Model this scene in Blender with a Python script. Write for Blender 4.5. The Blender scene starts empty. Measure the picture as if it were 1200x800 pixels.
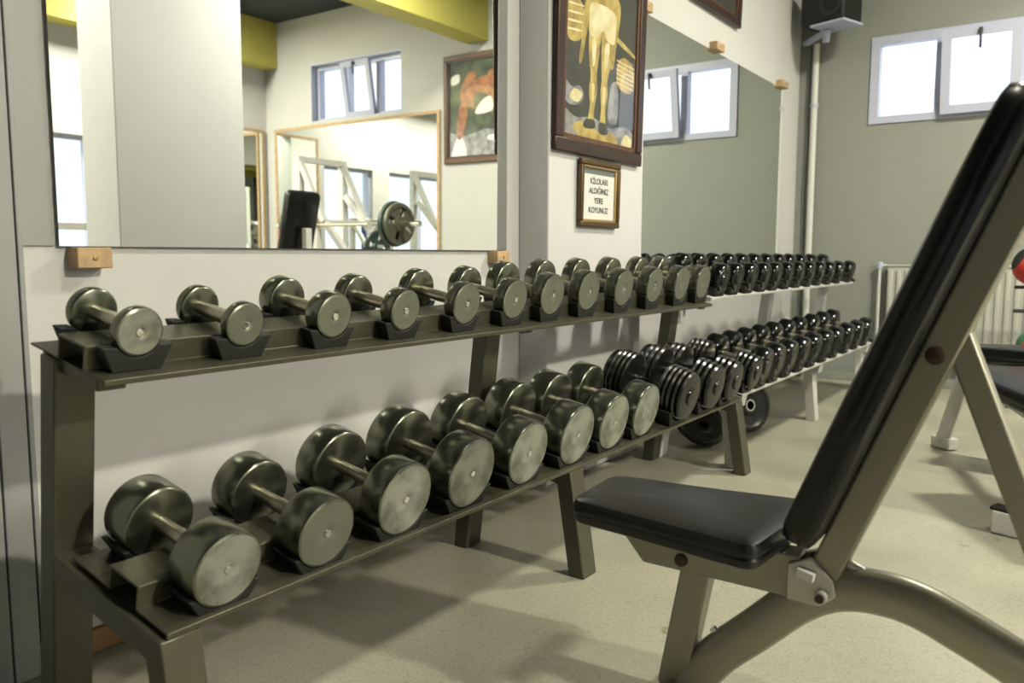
import bpy, bmesh, math, random
from mathutils import Vector, Matrix
random.seed(7)
S = bpy.context.scene
C = S.collection
PI = math.pi

# ------------------------------------------------------------------ materials
def mat(name, col, rough=.5, metal=0., spec=.5, bump=0., bscale=60., coat=0., var=0., vscale=6., col2=None, emit=None, estr=0.):
    m = bpy.data.materials.new(name); m.use_nodes = True
    nt = m.node_tree; b = nt.nodes['Principled BSDF']
    b.inputs['Base Color'].default_value = (*col, 1)
    b.inputs['Roughness'].default_value = rough
    b.inputs['Metallic'].default_value = metal
    b.inputs['Specular IOR Level'].default_value = spec
    b.inputs['Coat Weight'].default_value = coat
    b.inputs['Coat Roughness'].default_value = .06
    if emit:
        b.inputs['Emission Color'].default_value = (*emit, 1); b.inputs['Emission Strength'].default_value = estr
    tc = nt.nodes.new('ShaderNodeTexCoord')
    if var or col2:
        n = nt.nodes.new('ShaderNodeTexNoise'); n.inputs['Scale'].default_value = vscale
        n.inputs['Detail'].default_value = 5; n.inputs['Roughness'].default_value = .6
        nt.links.new(tc.outputs['Object'], n.inputs['Vector'])
        r = nt.nodes.new('ShaderNodeValToRGB')
        c2 = col2 or tuple(max(0, c * (1 - var)) for c in col)
        r.color_ramp.elements[0].color = (*c2, 1); r.color_ramp.elements[0].position = .36
        r.color_ramp.elements[1].color = (*col, 1); r.color_ramp.elements[1].position = .62
        nt.links.new(n.outputs['Fac'], r.inputs['Fac']); nt.links.new(r.outputs['Color'], b.inputs['Base Color'])
    if bump:
        n = nt.nodes.new('ShaderNodeTexNoise'); n.inputs['Scale'].default_value = bscale; n.inputs['Detail'].default_value = 4
        nt.links.new(tc.outputs['Object'], n.inputs['Vector'])
        bp = nt.nodes.new('ShaderNodeBump'); bp.inputs['Strength'].default_value = bump; bp.inputs['Distance'].default_value = .004
        nt.links.new(n.outputs['Fac'], bp.inputs['Height']); nt.links.new(bp.outputs['Normal'], b.inputs['Normal'])
    return m

def glass_mat(name, tint=(1, 1, 1), haze=0.):
    m = bpy.data.materials.new(name); m.use_nodes = True
    nt = m.node_tree; nt.nodes.remove(nt.nodes['Principled BSDF'])
    o = nt.nodes['Material Output']
    t = nt.nodes.new('ShaderNodeBsdfTransparent'); t.inputs['Color'].default_value = (*tint, 1)
    g = nt.nodes.new('ShaderNodeBsdfGlossy'); g.inputs['Roughness'].default_value = .02
    lw = nt.nodes.new('ShaderNodeLayerWeight'); pw = nt.nodes.new('ShaderNodeMath'); pw.operation = 'POWER'; pw.inputs[1].default_value = 5
    nt.links.new(lw.outputs['Facing'], pw.inputs[0])
    f = nt.nodes.new('ShaderNodeMath'); f.operation = 'MULTIPLY_ADD'; f.inputs[1].default_value = .92; f.inputs[2].default_value = .045; f.use_clamp = True
    nt.links.new(pw.outputs[0], f.inputs[0])
    mx = nt.nodes.new('ShaderNodeMixShader')
    nt.links.new(f.outputs[0], mx.inputs[0]); nt.links.new(t.outputs[0], mx.inputs[1]); nt.links.new(g.outputs[0], mx.inputs[2])
    nt.links.new(mx.outputs[0], o.inputs['Surface'])
    return m

M = {}
M['wall'] = mat('wall_paint', (.70, .69, .655), .62, bump=.12, bscale=14, var=.04, vscale=1.4)
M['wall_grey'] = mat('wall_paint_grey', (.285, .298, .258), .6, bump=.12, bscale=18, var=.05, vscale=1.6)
M['wall_lit'] = mat('wall_paint_lit', (.58, .575, .53), .6, bump=.12, bscale=18, var=.04, vscale=1.6)  # lit copy of the back wall colour, with the lamp light put in
M['wall_dark'] = mat('wall_fill_cut', (.045, .045, .04), .7)  # for the unseen front wall, kept near black to cut fill light
M['pillar'] = mat('pillar_paint', (.66, .655, .635), .6, bump=.12, bscale=14, var=.04, vscale=1.4)
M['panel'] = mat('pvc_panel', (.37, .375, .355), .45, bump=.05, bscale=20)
M['ceil'] = mat('ceiling_dark', (.018, .026, .026), .7)
M['yellow'] = mat('beam_yellow', (.62, .56, .13), .6, var=.06, vscale=2)
M['wood'] = mat('raw_wood', (.62, .42, .22), .6, var=.3, vscale=30)
M['skirt'] = mat('skirting_wood', (.42, .25, .11), .5, var=.3, vscale=12)
M['mirror'] = mat('mirror_silver', (.90, .925, .895), .0, metal=1.)
M['mirror_edge'] = mat('mirror_glass_edge', (.10, .14, .12), .2)
M['upvc'] = mat('white_plastic_frame', (.52, .54, .66), .35)
M['glass'] = glass_mat('window_glass', (.97, .98, 1))
M['pic_glass'] = glass_mat('picture_glass', (1, 1, 1))
M['handle_dark'] = mat('dark_handle', (.05, .05, .06), .4)
M['pipe'] = mat('pipe_white', (.66, .66, .60), .4)
M['radiator'] = mat('radiator_enamel', (.46, .46, .40), .4)
M['dark_frame'] = mat('picture_frame_dark', (.04, .018, .010), .35, var=.4, vscale=40)
M['brown_frame'] = mat('picture_frame_brown', (.12, .05, .02), .38, var=.3, vscale=30)
M['gold'] = mat('frame_gold', (.55, .38, .16), .3, metal=.7)
M['gold_dark'] = mat('frame_bronze', (.10, .06, .022), .35, metal=.3)
M['paper'] = mat('white_paper', (.86, .85, .78), .7)
M['ink'] = mat('black_ink', (.03, .03, .03), .7)
M['mount'] = mat('grey_mount', (.16, .18, .165), .6)
M['steel'] = mat('steel_paint', (.095, .091, .060), .36, metal=.4, bump=.02, bscale=40, var=.12, vscale=5)
M['steel_dark'] = mat('steel_bore', (.03, .03, .025), .6)
M['white_steel'] = mat('white_powder_coat', (.72, .71, .65), .35, var=.06, vscale=6)
M['rubber'] = mat('black_rubber', (.005, .006, .004), .6)
M['chrome'] = mat('dull_chrome', (.23, .24, .185), .25, metal=.93, bump=.03, bscale=25, var=.25, vscale=14)
M['chrome_face'] = mat('worn_chrome_face', (.225, .235, .185), .38, metal=.6, bump=.04, bscale=60, col2=(.19, .20, .155), vscale=11)
M['chrome_worn'] = mat('scuffed_chrome_face', (.37, .38, .325), .36, metal=.5, bump=.06, bscale=60, col2=(.12, .125, .09), vscale=11)
M['handle'] = mat('handle_steel', (.52, .48, .38), .28, metal=.9)
M['bolt'] = mat('bolt_bright', (.85, .85, .82), .15, metal=1.)
M['black_iron'] = mat('black_gloss_iron', (.003, .004, .003), .18, spec=.6, bump=.05, bscale=30)
M['black_disc'] = mat('black_cast_disc', (.007, .007, .005), .26, spec=.6, bump=.04, bscale=40)
M['vinyl'] = mat('black_vinyl', (.0025, .003, .0035), .31, spec=.45, bump=.12, bscale=34)
M['bench_paint'] = mat('bench_champagne_paint', (.35, .335, .255), .38, metal=.4, bump=.02, bscale=50)
M['bench_light'] = mat('bench_bracket', (.62, .60, .52), .35, metal=.3)
M['brown_cap'] = mat('brown_plastic_cap', (.055, .022, .012), .5)
M['plate_iron'] = mat('weight_plate_iron', (.045, .07, .06), .4, spec=.5)
M['plate_bronze'] = mat('weight_plate_face', (.13, .125, .085), .4, metal=.3)
M['red'] = mat('red_ball', (.50, .03, .02), .45)
M['green'] = mat('green_ball', (.03, .14, .06), .45)
M['blue'] = mat('blue_paint', (.05, .12, .45), .4)
M['tube_light'] = mat('fluorescent_tube', (.9, .9, .9), .5, emit=(1, .97, .86), estr=6)
M['lamp_body'] = mat('lamp_housing', (.6, .6, .56), .5)
M['ash'] = mat('asphalt_outside', (.35, .35, .34), .9)

# posters
M['p_dark'] = mat('poster_background', (.035, .035, .02), .5, col2=(.008, .010, .006), vscale=7)
M['p_gold'] = mat('poster_gold', (.62, .47, .12), .5, col2=(.30, .20, .04), vscale=11)
M['p_cream'] = mat('poster_cream', (.86, .78, .50), .5, col2=(.66, .55, .24), vscale=9)
M['p_grey'] = mat('poster_grey', (.36, .36, .36), .5, col2=(.14, .145, .14), vscale=13)
M['p_orange'] = mat('poster_skin', (.50, .20, .08), .5, col2=(.22, .08, .04), vscale=12)
M['p_green'] = mat('poster_green', (.10, .13, .06), .5, col2=(.03, .045, .03), vscale=9)

def floor_mat():
    m = bpy.data.materials.new('floor_vinyl'); m.use_nodes = True
    nt = m.node_tree; b = nt.nodes['Principled BSDF']
    b.inputs['Roughness'].default_value = .38
    tc = nt.nodes.new('ShaderNodeTexCoord')
    n = nt.nodes.new('ShaderNodeTexNoise'); n.inputs['Scale'].default_value = 1.6; n.inputs['Detail'].default_value = 7
    nt.links.new(tc.outputs['Object'], n.inputs['Vector'])
    r = nt.nodes.new('ShaderNodeValToRGB')
    r.color_ramp.elements[0].position = .35; r.color_ramp.elements[0].color = (.34, .33, .245, 1)
    r.color_ramp.elements[1].position = .65; r.color_ramp.elements[1].color = (.44, .425, .325, 1)
    nt.links.new(n.outputs['Fac'], r.inputs['Fac'])
    v = nt.nodes.new('ShaderNodeTexVoronoi'); v.feature = 'DISTANCE_TO_EDGE'; v.inputs['Scale'].default_value = 64
    v.inputs['Randomness'].default_value = .8
    nt.links.new(tc.outputs['Object'], v.inputs['Vector'])
    vr = nt.nodes.new('ShaderNodeValToRGB')
    vr.color_ramp.elements[0].position = .0; vr.color_ramp.elements[0].color = (.80, .80, .77, 1)
    vr.color_ramp.elements[1].position = .09; vr.color_ramp.elements[1].color = (1, 1, 1, 1)
    nt.links.new(v.outputs['Distance'], vr.inputs['Fac'])
    mx = nt.nodes.new('ShaderNodeMixRGB'); mx.blend_type = 'MULTIPLY'; mx.inputs[0].default_value = 1
    nt.links.new(r.outputs['Color'], mx.inputs[1]); nt.links.new(vr.outputs['Color'], mx.inputs[2])
    # scattered dark scuffs
    n2 = nt.nodes.new('ShaderNodeTexNoise'); n2.inputs['Scale'].default_value = 9; n2.inputs['Detail'].default_value = 3
    nt.links.new(tc.outputs['Object'], n2.inputs['Vector'])
    r2 = nt.nodes.new('ShaderNodeValToRGB')
    r2.color_ramp.elements[0].position = .24; r2.color_ramp.elements[0].color = (.55, .52, .42, 1)
    r2.color_ramp.elements[1].position = .30; r2.color_ramp.elements[1].color = (1, 1, 1, 1)
    nt.links.new(n2.outputs['Fac'], r2.inputs['Fac'])
    m2 = nt.nodes.new('ShaderNodeMixRGB'); m2.blend_type = 'MULTIPLY'; m2.inputs[0].default_value = 1
    nt.links.new(mx.outputs[0], m2.inputs[1]); nt.links.new(r2.outputs['Color'], m2.inputs[2])
    nt.links.new(m2.outputs[0], b.inputs['Base Color'])
    bp = nt.nodes.new('ShaderNodeBump'); bp.inputs['Strength'].default_value = .25; bp.inputs['Distance'].default_value = .002
    nt.links.new(vr.outputs['Color'], bp.inputs['Height']); nt.links.new(bp.outputs['Normal'], b.inputs['Normal'])
    return m
M['floor'] = floor_mat()

# ------------------------------------------------------------------ mesh helpers
def V(*a): return Vector(a)

class MB:
    def __init__(self): self.bm = bmesh.new(); self.slot = 0
    def _f(self, vs):
        try:
            f = self.bm.faces.new(vs); f.material_index = self.slot; return f
        except ValueError: return None
    def box(self, c, s, R=None):
        c = Vector(c); vs = []
        for dx in (-.5, .5):
            for dy in (-.5, .5):
                for dz in (-.5, .5):
                    p = Vector((dx * s[0], dy * s[1], dz * s[2]))
                    if R: p = R @ p
                    vs.append(self.bm.verts.new(c + p))
        for q in ((0, 1, 3, 2), (4, 6, 7, 5), (0, 4, 5, 1), (2, 3, 7, 6), (0, 2, 6, 4), (1, 5, 7, 3)):
            self._f([vs[i] for i in q])
        return self
    def span(self, a, b):
        a, b = Vector(a), Vector(b)
        return self.box((a + b) / 2, [abs(b[i] - a[i]) for i in range(3)])
    def beam(self, p0, p1, w, h, side=(0, 1, 0)):
        """rectangular bar from p0 to p1; w along side, h across"""
        p0, p1 = Vector(p0), Vector(p1); d = (p1 - p0); L = d.length; d.normalize()
        s = Vector(side); s = (s - d * s.dot(d)).normalized(); n = d.cross(s)
        R = Matrix((d, s, n)).transposed()
        return self.box((p0 + p1) / 2, (L, w, h), R)
    def prism(self, pts, d, cap=True):
        """pts: closed polygon of 3D points; d: extrusion vector"""
        d = Vector(d); a = [self.bm.verts.new(Vector(p)) for p in pts]; b = [self.bm.verts.new(Vector(p) + d) for p in pts]
        n = len(pts)
        for i in range(n): self._f([a[i], a[(i + 1) % n], b[(i + 1) % n], b[i]])
        if cap: self._f(list(reversed(a))); self._f(b)
        return self
    def poly(self, pts):
        self._f([self.bm.verts.new(Vector(p)) for p in pts]); return self
    def lathe(self, prof, o=(0, 0, 0), axis=(1, 0, 0), n=40):
        """prof: list of (along, radius)"""
        o = Vector(o); ax = Vector(axis).normalized()
        u = ax.orthogonal().normalized(); w = ax.cross(u); rings = []
        for (t, r) in prof:
            if r <= 1e-6: rings.append([self.bm.verts.new(o + ax * t)])
            else: rings.append([self.bm.verts.new(o + ax * t + (u * math.cos(2 * PI * k / n) + w * math.sin(2 * PI * k / n)) * r) for k in range(n)])
        for A, B in zip(rings, rings[1:]):
            for k in range(n):
                k2 = (k + 1) % n
                if len(A) == 1 and len(B) == 1: continue
                if len(A) == 1: self._f([A[0], B[k2], B[k]])
                elif len(B) == 1: self._f([A[k], A[k2], B[0]])
                else: self._f([A[k], A[k2], B[k2], B[k]])
        return self
    def tube(self, path, r, n=14, ry=None, side=(0, 1, 0)):
        path = [Vector(p) for p in path]; rings = []
        for i, p in enumerate(path):
            d = (path[min(i + 1, len(path) - 1)] - path[max(i - 1, 0)]).normalized()
            s = Vector(side); s = (s - d * s.dot(d))
            if s.length < 1e-4: s = d.orthogonal()
            s.normalize(); w = d.cross(s)
            rings.append([self.bm.verts.new(p + s * math.cos(2 * PI * k / n) * (ry or r) + w * math.sin(2 * PI * k / n) * r) for k in range(n)])
        for A, B in zip(rings, rings[1:]):
            for k in range(n): self._f([A[k], A[(k + 1) % n], B[(k + 1) % n], B[k]])
        self._f(list(reversed(rings[0]))); self._f(rings[-1])
        return self
    def build(self, name, mats, parent=None, bevel=0., smooth=True, seg=2, sub=0):
        bm = self.bm
        bmesh.ops.recalc_face_normals(bm, faces=bm.faces[:])
        me = bpy.data.meshes.new(name); bm.to_mesh(me); bm.free()
        for m in (mats if isinstance(mats, (list, tuple)) else [mats]): me.materials.append(m)
        o = bpy.data.objects.new(name, me); C.objects.link(o)
        if parent: o.parent = parent
        if smooth:
            for p in me.polygons: p.use_smooth = True
            me.set_sharp_from_angle(angle=math.radians(38))
        if bevel:
            b = o.modifiers.new('bevel', 'BEVEL'); b.width = bevel; b.segments = seg; b.limit_method = 'ANGLE'; b.angle_limit = math.radians(38)
            b.harden_normals = False
        if sub:
            s = o.modifiers.new('sub', 'SUBSURF'); s.levels = sub; s.render_levels = sub
        return o

def smooth_path(pts, n=6):
    """Catmull-Rom through pts"""
    P = [Vector(p) for p in pts]; P = [2 * P[0] - P[1]] + P + [2 * P[-1] - P[-2]]; out = []
    for i in range(1, len(P) - 2):
        for k in range(n):
            t = k / n; a, b, c, d = P[i - 1], P[i], P[i + 1], P[i + 2]
            out.append(.5 * ((2 * b) + (c - a) * t + (2 * a - 5 * b + 4 * c - d) * t * t + (3 * b - a - 3 * c + d) * t ** 3))
    out.append(P[-2]); return out

def tag(o, label, cat, group=None, kind=None):
    if label: o['label'] = label
    if cat: o['category'] = cat
    if group: o['group'] = group
    if kind: o['kind'] = kind
    return o
def thing(name, label, cat, loc=(0, 0, 0), rot=(0, 0, 0), group=None):
    o = bpy.data.objects.new(name, None); C.objects.link(o); o.empty_display_size = .1
    o.location = loc; o.rotation_euler = rot
    return tag(o, label, cat, group)
def struct(name, mb, m, parent=None, bevel=0.):
    o = mb.build(name, m, parent, bevel=bevel)
    if not parent: o['kind'] = 'structure'
    return o
def dup(root, loc, label, scale=None):
    r = root.copy(); C.objects.link(r); r.location = loc; r['label'] = label
    if scale: r.scale = scale
    for ch in list(root.children):
        c = ch.copy(); C.objects.link(c); c.parent = r
        for g in ch.children:
            d = g.copy(); C.objects.link(d); d.parent = c
    return r

# ------------------------------------------------------------------ the room
XL, XR, YB, YF, ZC = -2.0, 4.80, 6.89, -3.2, 3.84
PX, PY0, PY1 = -1.85, 2.88, 3.76          # pillar on the left wall
T = .22

b = MB(); b.span((XL - T, YF - T, -.1), (XR + T, YB + T, 0)); struct('floor', b, M['floor'])
b = MB(); b.span((XL - T, YF - T, ZC), (XR + T, YB + T, ZC + .1)); struct('ceiling', b, M['ceil'])
b = MB(); b.span((XL - T, YF - T, 0), (XL, YB + T, ZC)); struct('wall_left', b, M['wall'])

def wall_with_holes(name, axis, at0, at1, lo, hi, holes, m):
    """axis 'x': wall spans along x at y in [at0,at1]; holes: (a0,a1,z0,z1)"""
    b = MB(); hs = sorted(holes); a = lo
    def seg(a0, a1, z0, z1):
        if a1 - a0 < 1e-4 or z1 - z0 < 1e-4: return
        if axis == 'x': b.span((a0, at0, z0), (a1, at1, z1))
        else: b.span((at0, a0, z0), (at1, a1, z1))
    for (a0, a1, z0, z1) in hs:
        seg(a, a0, 0, ZC); seg(a0, a1, 0, z0); seg(a0, a1, z1, ZC); a = a1
    seg(a, hi, 0, ZC)
    return struct(name, b, m)
W1 = (-1.447, .13, 2.03, 2.665)
W2 = (2.43, 3.93, 2.575, 3.25)
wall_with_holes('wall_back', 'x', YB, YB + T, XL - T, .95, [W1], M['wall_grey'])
wall_with_holes('wall_back', 'x', YB, YB + T, .95, XR + T, [W2], M['wall_lit'])  # same wall, given the lit tone on this stretch
SIDE = [(3.1, 4.6, .9, 2.2), (4.95, 5.9, .9, 2.2)]
wall_with_holes('wall_right', 'y', XR, XR + T, YF - T, YB + T, SIDE, M['wall'])
FRONT = [(1.5, 2.7, .9, 2.2), (3.0, 4.2, .9, 2.2)]
wall_with_holes('wall_front', 'x', YF - T, YF, XL - T, XR + T, FRONT, M['wall_dark'])

b = MB(); b.span((XL, PY0, 0), (PX, PY1, ZC)); struct('pillar_left', b, M['pillar'], bevel=.006)
b = MB(); b.span((1.205, PY0, 0), (1.63, PY1 + .10, ZC)); struct('pillar_middle', b, M['pillar'], bevel=.006)
# yellow beams run along the room
b = MB(); b.span((1.22, YF, 3.17), (1.48, YB, ZC)); struct('beam_middle', b, M['yellow'], bevel=.006)
b = MB(); b.span((4.55, YF, 3.29), (XR, YB, ZC)); struct('beam_right', b, M['yellow'], bevel=.006)
# skirting
b = MB(); b.span((XL, .86, 0), (XL + .018, PY0, .06)); struct('baseboard_left', b, M['skirt'], bevel=.004)
b = MB(); b.span((XL, YB - .016, 0), (XR, YB, .06)); struct('baseboard_back', b, M['wall_grey'], bevel=.004)
# ribbed plastic cladding at the near end of the left wall
b = MB(); y = -1.0
while y < .865:
    w = min(.062, .876 - y)
    b.span((XL, y, .0), (XL + .022, y + w - .004, ZC)); b.span((XL, y + w - .004, 0), (XL + .012, y + w, ZC)); y += w
struct('trim_1', b, M['panel'], bevel=.002)
b = MB(); b.span((XL, .876, 1.02), (XL + .006, .948, ZC)); struct('wall_shade_strip', b, M['panel'], bevel=.001)  # thin grey strip added to stand for shade on the upper near wall

def make_window(n, x0, x1, z0, z1, rec=0.):
    """three light white window set in the back wall; the middle sash tilts inwards"""
    w = x1 - x0; fw = .055; y0, y1 = YB - .012 + rec, YB + .075 + rec
    mull = [x0 + w * .30, x0 + w * .64]
    e = .01 if not rec else 0.; zb, zt = z0 + fw * .8, z1 - fw
    b = MB()
    b.span((x0 - e, y0, zt), (x1 + e, y1, z1 + e)); b.span((x0 - e, y0, z0 - e), (x1 + e, y1, zb))
    b.span((x0 - e, y0, zb), (x0 + fw, y1, zt)); b.span((x1 - fw, y0, zb), (x1 + e, y1, zt))
    for mx in mull: b.span((mx - .03, y0, zb), (mx + .03, y1, zt))
    f = struct('window_%d' % n, b, M['upvc'])
    if rec:      # white reveal lining the recess
        b = MB(); b.span((x0, YB - .002, z0), (x0 + .008, y0, z1)); b.span((x1 - .008, YB - .002, z0), (x1, y0, z1)); b.span((x0 + .008, YB - .002, z0), (x1 - .008, y0, z0 + .008)); b.span((x0 + .008, YB - .002, z1 - .008), (x1 - .008, y0, z1))
        b.build('reveal', M['upvc'], f)
    YW = YB + rec
    g = MB(); g.span((x0 + fw - .01, YW + .03, z0 + .03), (mull[0], YW + .036, z1 - .04)); g.build('glass_pane', M['glass'], f)
    g = MB(); g.span((mull[1], YW + .03, z0 + .03), (x1 - fw + .01, YW + .036, z1 - .04)); g.build('glass_pane', M['glass'], f)
    # tilted sash, hinged at its bottom
    R = Matrix.Rotation(math.radians(9), 3, 'X'); hinge = Vector((0, YW - .012, z0 + .02))
    sx0, sx1 = mull[0] + .02, mull[1] - .02; H = z1 - z0 - .05
    def sb(mb, a, c):
        a, c = Vector(a), Vector(c); ctr = (a + c) / 2
        mb.box(hinge + R @ ctr, [abs(c[i] - a[i]) for i in range(3)], R)
    m_ = MB(); q = .06
    sb(m_, (sx0, -.05, 0), (sx1, 0, q)); sb(m_, (sx0, -.05, H - q), (sx1, 0, H))
    sb(m_, (sx0, -.05, q), (sx0 + q, 0, H - q)); sb(m_, (sx1 - q, -.05, q), (sx1, 0, H - q))
    s = m_.build('sash', M['upvc'], f)
    m_ = MB(); sb(m_, (sx0 + q - .01, -.028, q - .01), (sx1 - q + .01, -.022, H - q + .01)); m_.build('sash_pane', M['glass'], s)
    m_ = MB(); cx = (sx0 + sx1) / 2
    sb(m_, (cx - .012, -.075, H - .05), (cx + .012, -.05, H - .01)); sb(m_, (cx - .008, -.085, H - .15), (cx + .008, -.07, H - .02))
    m_.build('window_handle', M['handle_dark'], s, bevel=.003)
    return f
make_window(1, *W1)
make_window(2, *W2, rec=.10)

def plain_window(n, axis, at0, at1, hole):
    a0, a1, z0, z1 = hole; b = MB(); q = .05
    def sp(mb, u0, u1, w0, w1, d0=at0, d1=at1):
        if axis == 'y': mb.span((d0, u0, w0), (d1, u1, w1))
        else: mb.span((u0, d0, w0), (u1, d1, w1))
    sp(b, a0, a1, z0, z0 + q); sp(b, a0, a1, z1 - q, z1); sp(b, a0, a0 + q, z0 + q, z1 - q); sp(b, a1 - q, a1, z0 + q, z1 - q)
    mid = (a0 + a1) / 2; sp(b, mid - .025, mid + .025, z0 + q, z1 - q)
    f = struct('window_%d' % n, b, M['upvc'])
    for (u0, u1) in ((a0 + q, mid - .025), (mid + .025, a1 - q)):
        g = MB(); c = (at0 + at1) / 2; sp(g, u0, u1, z0 + q, z1 - q, c - .003, c + .003); g.build('glass_pane', M['glass'], f)
for i, h_ in enumerate(SIDE): plain_window(3 + i, 'y', XR + .05, XR + .11, h_)
for i, h_ in enumerate(FRONT): plain_window(5 + i, 'x', YF - .11, YF - .05, h_)

# ------------------------------------------------------------------ mirrors
LEAN = .004
def lean_pt(y, z, off=0.):      # a point on the leaning near mirror's face
    return V(-1.985 + math.sin(LEAN) * (z - 1.02) / math.cos(LEAN) + off, y, z)
def mirror_panel(name, label, pts, d, extra=None):
    """pts: four corners of the reflecting face, d: thickness vector away from the viewer"""
    t = thing(name, label, 'mirror', sum((Vector(p) for p in pts), Vector()) / 4)
    o = t.location; q = [Vector(p) - o for p in pts]
    b = MB(); b.poly(q); b.build('silvered_face', M['mirror'], t, smooth=False)
    b = MB(); n = Vector(d).normalized() * .0008
    b.prism([p + n for p in q], d); b.build('glass_edge', M['mirror_edge'], t, smooth=False)
    return t
mirror_panel('wall_mirror', 'large frameless mirror on the left wall between ribbed cladding and the pillar',
             [lean_pt(.955, 1.02), lean_pt(2.77, 1.02), lean_pt(2.77, 2.9), lean_pt(.955, 2.9)], (-.006, 0, 0))
mirror_panel('wall_mirror', 'large frameless mirror flat on the left wall beyond the pillar above black dumbbells',
             [(XL + .014, 3.86, .96), (XL + .014, 6.44, .96), (XL + .014, 6.44, 2.275), (XL + .014, 3.86, 2.275)], (-.006, 0, 0))
t = mirror_panel('wall_mirror', 'wood-edged mirror on the back wall under the far window, seen reflected',
             [(1.90, YB - .014, .55), (4.58, YB - .014, .55), (4.58, YB - .014, 2.50), (1.90, YB - .014, 2.50)], (0, .006, 0))
b = MB(); o = t.location
for (x0, x1, z0, z1) in ((1.86, 4.62, 2.50, 2.535), (1.86, 4.62, .515, .55), (1.86, 1.90, .55, 2.50), (4.58, 4.62, .55, 2.50)):
    b.span(V(x0, YB - .022, z0) - o, V(x1, YB - .002, z1) - o)
b.build('wood_edging', M['wood'], t, bevel=.002)
t = mirror_panel('wall_mirror', 'wood-edged mirror on the right wall beside the back corner, seen reflected',
             [(XR - .014, 6.05, .55), (XR - .014, 6.80, .55), (XR - .014, 6.80, 2.50), (XR - .014, 6.05, 2.50)], (.006, 0, 0))
b = MB(); o = t.location
for (y0, y1, z0, z1) in ((6.01, 6.84, 2.50, 2.535), (6.01, 6.84, .515, .55), (6.01, 6.05, .55, 2.50), (6.80, 6.84, .55, 2.50)):
    b.span(V(XR - .022, y0, z0) - o, V(XR - .002, y1, z1) - o)
b.build('wood_edging', M['wood'], t, bevel=.002)

def clip(label, y, z, w=.085, h=.05, x=None, up=True):
    x = XL if x is None else x
    t = thing('mirror_clip', label, 'clip', (x, y, z), group='wooden mirror clips')
    b = MB(); b.span((0, -w / 2, -h / 2), (.052, w / 2, h / 2)); b.build('wood_block', M['wood'], t, bevel=.003)
    b = MB(); b.lathe([(0, .006), (.003, .006), (.004, 0)], (.052, 0, 0), n=12); b.build('screw', M['gold'], t)
clip('wooden mirror clip under the near bottom corner of the near mirror', 1.02, .992)
clip('wooden mirror clip under the far bottom corner of the near mirror', 2.70, .992)
clip('wooden mirror clip on the far mirror beside the large framed picture', 3.99, 2.297, .11, .05)
clip('wooden mirror clip midway along the top of the far mirror', 5.02, 2.30, .13, .05)
clip('wooden mirror clip at the far top corner of the far mirror', 6.36, 2.297, .15, .05)

# ------------------------------------------------------------------ pictures
def picture_frame(name, label, origin, ex, ez, en, W, H, fw, depth, mats, group=None, inner=None, gap=.0):
    """origin: bottom-left corner of the back; ex along width, ez up, en towards viewer"""
    t = thing(name, label, 'picture', origin, group=group)
    ex, ez, en = Vector(ex), Vector(ez), Vector(en)
    def P(u, w, d): return ex * u + ez * w + en * d
    Rm = Matrix((ex, ez, en)).transposed()
    b = MB()
    for (u0, u1, w0, w1) in ((0, W, 0, fw), (0, W, H - fw, H), (0, fw, fw, H - fw), (W - fw, W, fw, H - fw)):
        b.box(P((u0 + u1) / 2, (w0 + w1) / 2, depth / 2), (u1 - u0, w1 - w0, depth), Rm)
    b.build('frame', mats[0], t, bevel=.006)
    b = MB(); f2 = fw; k = .35 * fw
    for (u0, u1, w0, w1) in ((f2 - k * .2, W - f2 + k * .2, f2 - k * .2, f2 + k), (f2 - k * .2, W - f2 + k * .2, H - f2 - k, H - f2 + k * .2), (f2 - k * .2, f2 + k, f2, H - f2), (W - f2 - k, W - f2 + k * .2, f2, H - f2)):
        b.box(P((u0 + u1) / 2, (w0 + w1) / 2, depth * .38), (u1 - u0, w1 - w0, depth * .6), Rm)
    b.build('frame_slip', mats[1], t, bevel=.002)
    b = MB(); b.box(P(W / 2, H / 2, depth * .46), (W - 2 * fw, H - 2 * fw, .0015), Rm); b.build('glass_pane', M['pic_glass'], t)
    return t, P, Rm
def flat(b, P, pts, d, slot):
    b.slot = slot; b.poly([P(u, w, d) for (u, w) in pts])
def blob(cx, cy, rx, ry, n=14, wob=.12, a0=0., seed=0):
    r = random.Random(seed); return [(cx + rx * math.cos(a0 + 2 * PI * k / n) * (1 + r.uniform(-wob, wob)), cy + ry * math.sin(a0 + 2 * PI * k / n) * (1 + r.uniform(-wob, wob))) for k in range(n)]

# big picture on the pillar, tilting forward at its top
lean = .022
W_, H_ = .80, 1.16
t, P, Rm = picture_frame('framed_poster', 'large dark-framed poster of golden figure hanging on the white pillar', (PX + .004, 2.893, 1.437),
    (0, 1, 0), (math.sin(lean), 0, math.cos(lean)), (math.cos(lean), 0, -math.sin(lean)), W_, H_, .06, .022, (M['dark_frame'], M['brown_frame']))
b = MB(); d = .005
flat(b, P, [(.05, .05), (W_ - .05, .05), (W_ - .05, H_ - .05), (.05, H_ - .05)], d, 0)
def rnd(pts, n=5):
    P_ = [Vector(p) for p in pts]; N = len(P_); out = []
    for i in range(N):
        a, b_, c, d_ = P_[i - 1], P_[i], P_[(i + 1) % N], P_[(i + 2) % N]
        for k in range(n):
            t_ = k / n; q = .5 * ((2 * b_) + (c - a) * t_ + (2 * a - 5 * b_ + 4 * c - d_) * t_ ** 2 + (3 * b_ - a - 3 * c + d_) * t_ ** 3); out.append((min(1., max(0., q.x)), q.y))
    return out
def sc(pts, n=5): pts = rnd(pts, n) if n > 1 else pts; return [(.06 + u * (W_ - .12), .06 + w * .58) for (u, w) in pts]     # u across, w up over the lower (visible) part
def fl(pts, d_, slot): flat(b, P, sc(pts), d + d_, slot)
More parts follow.
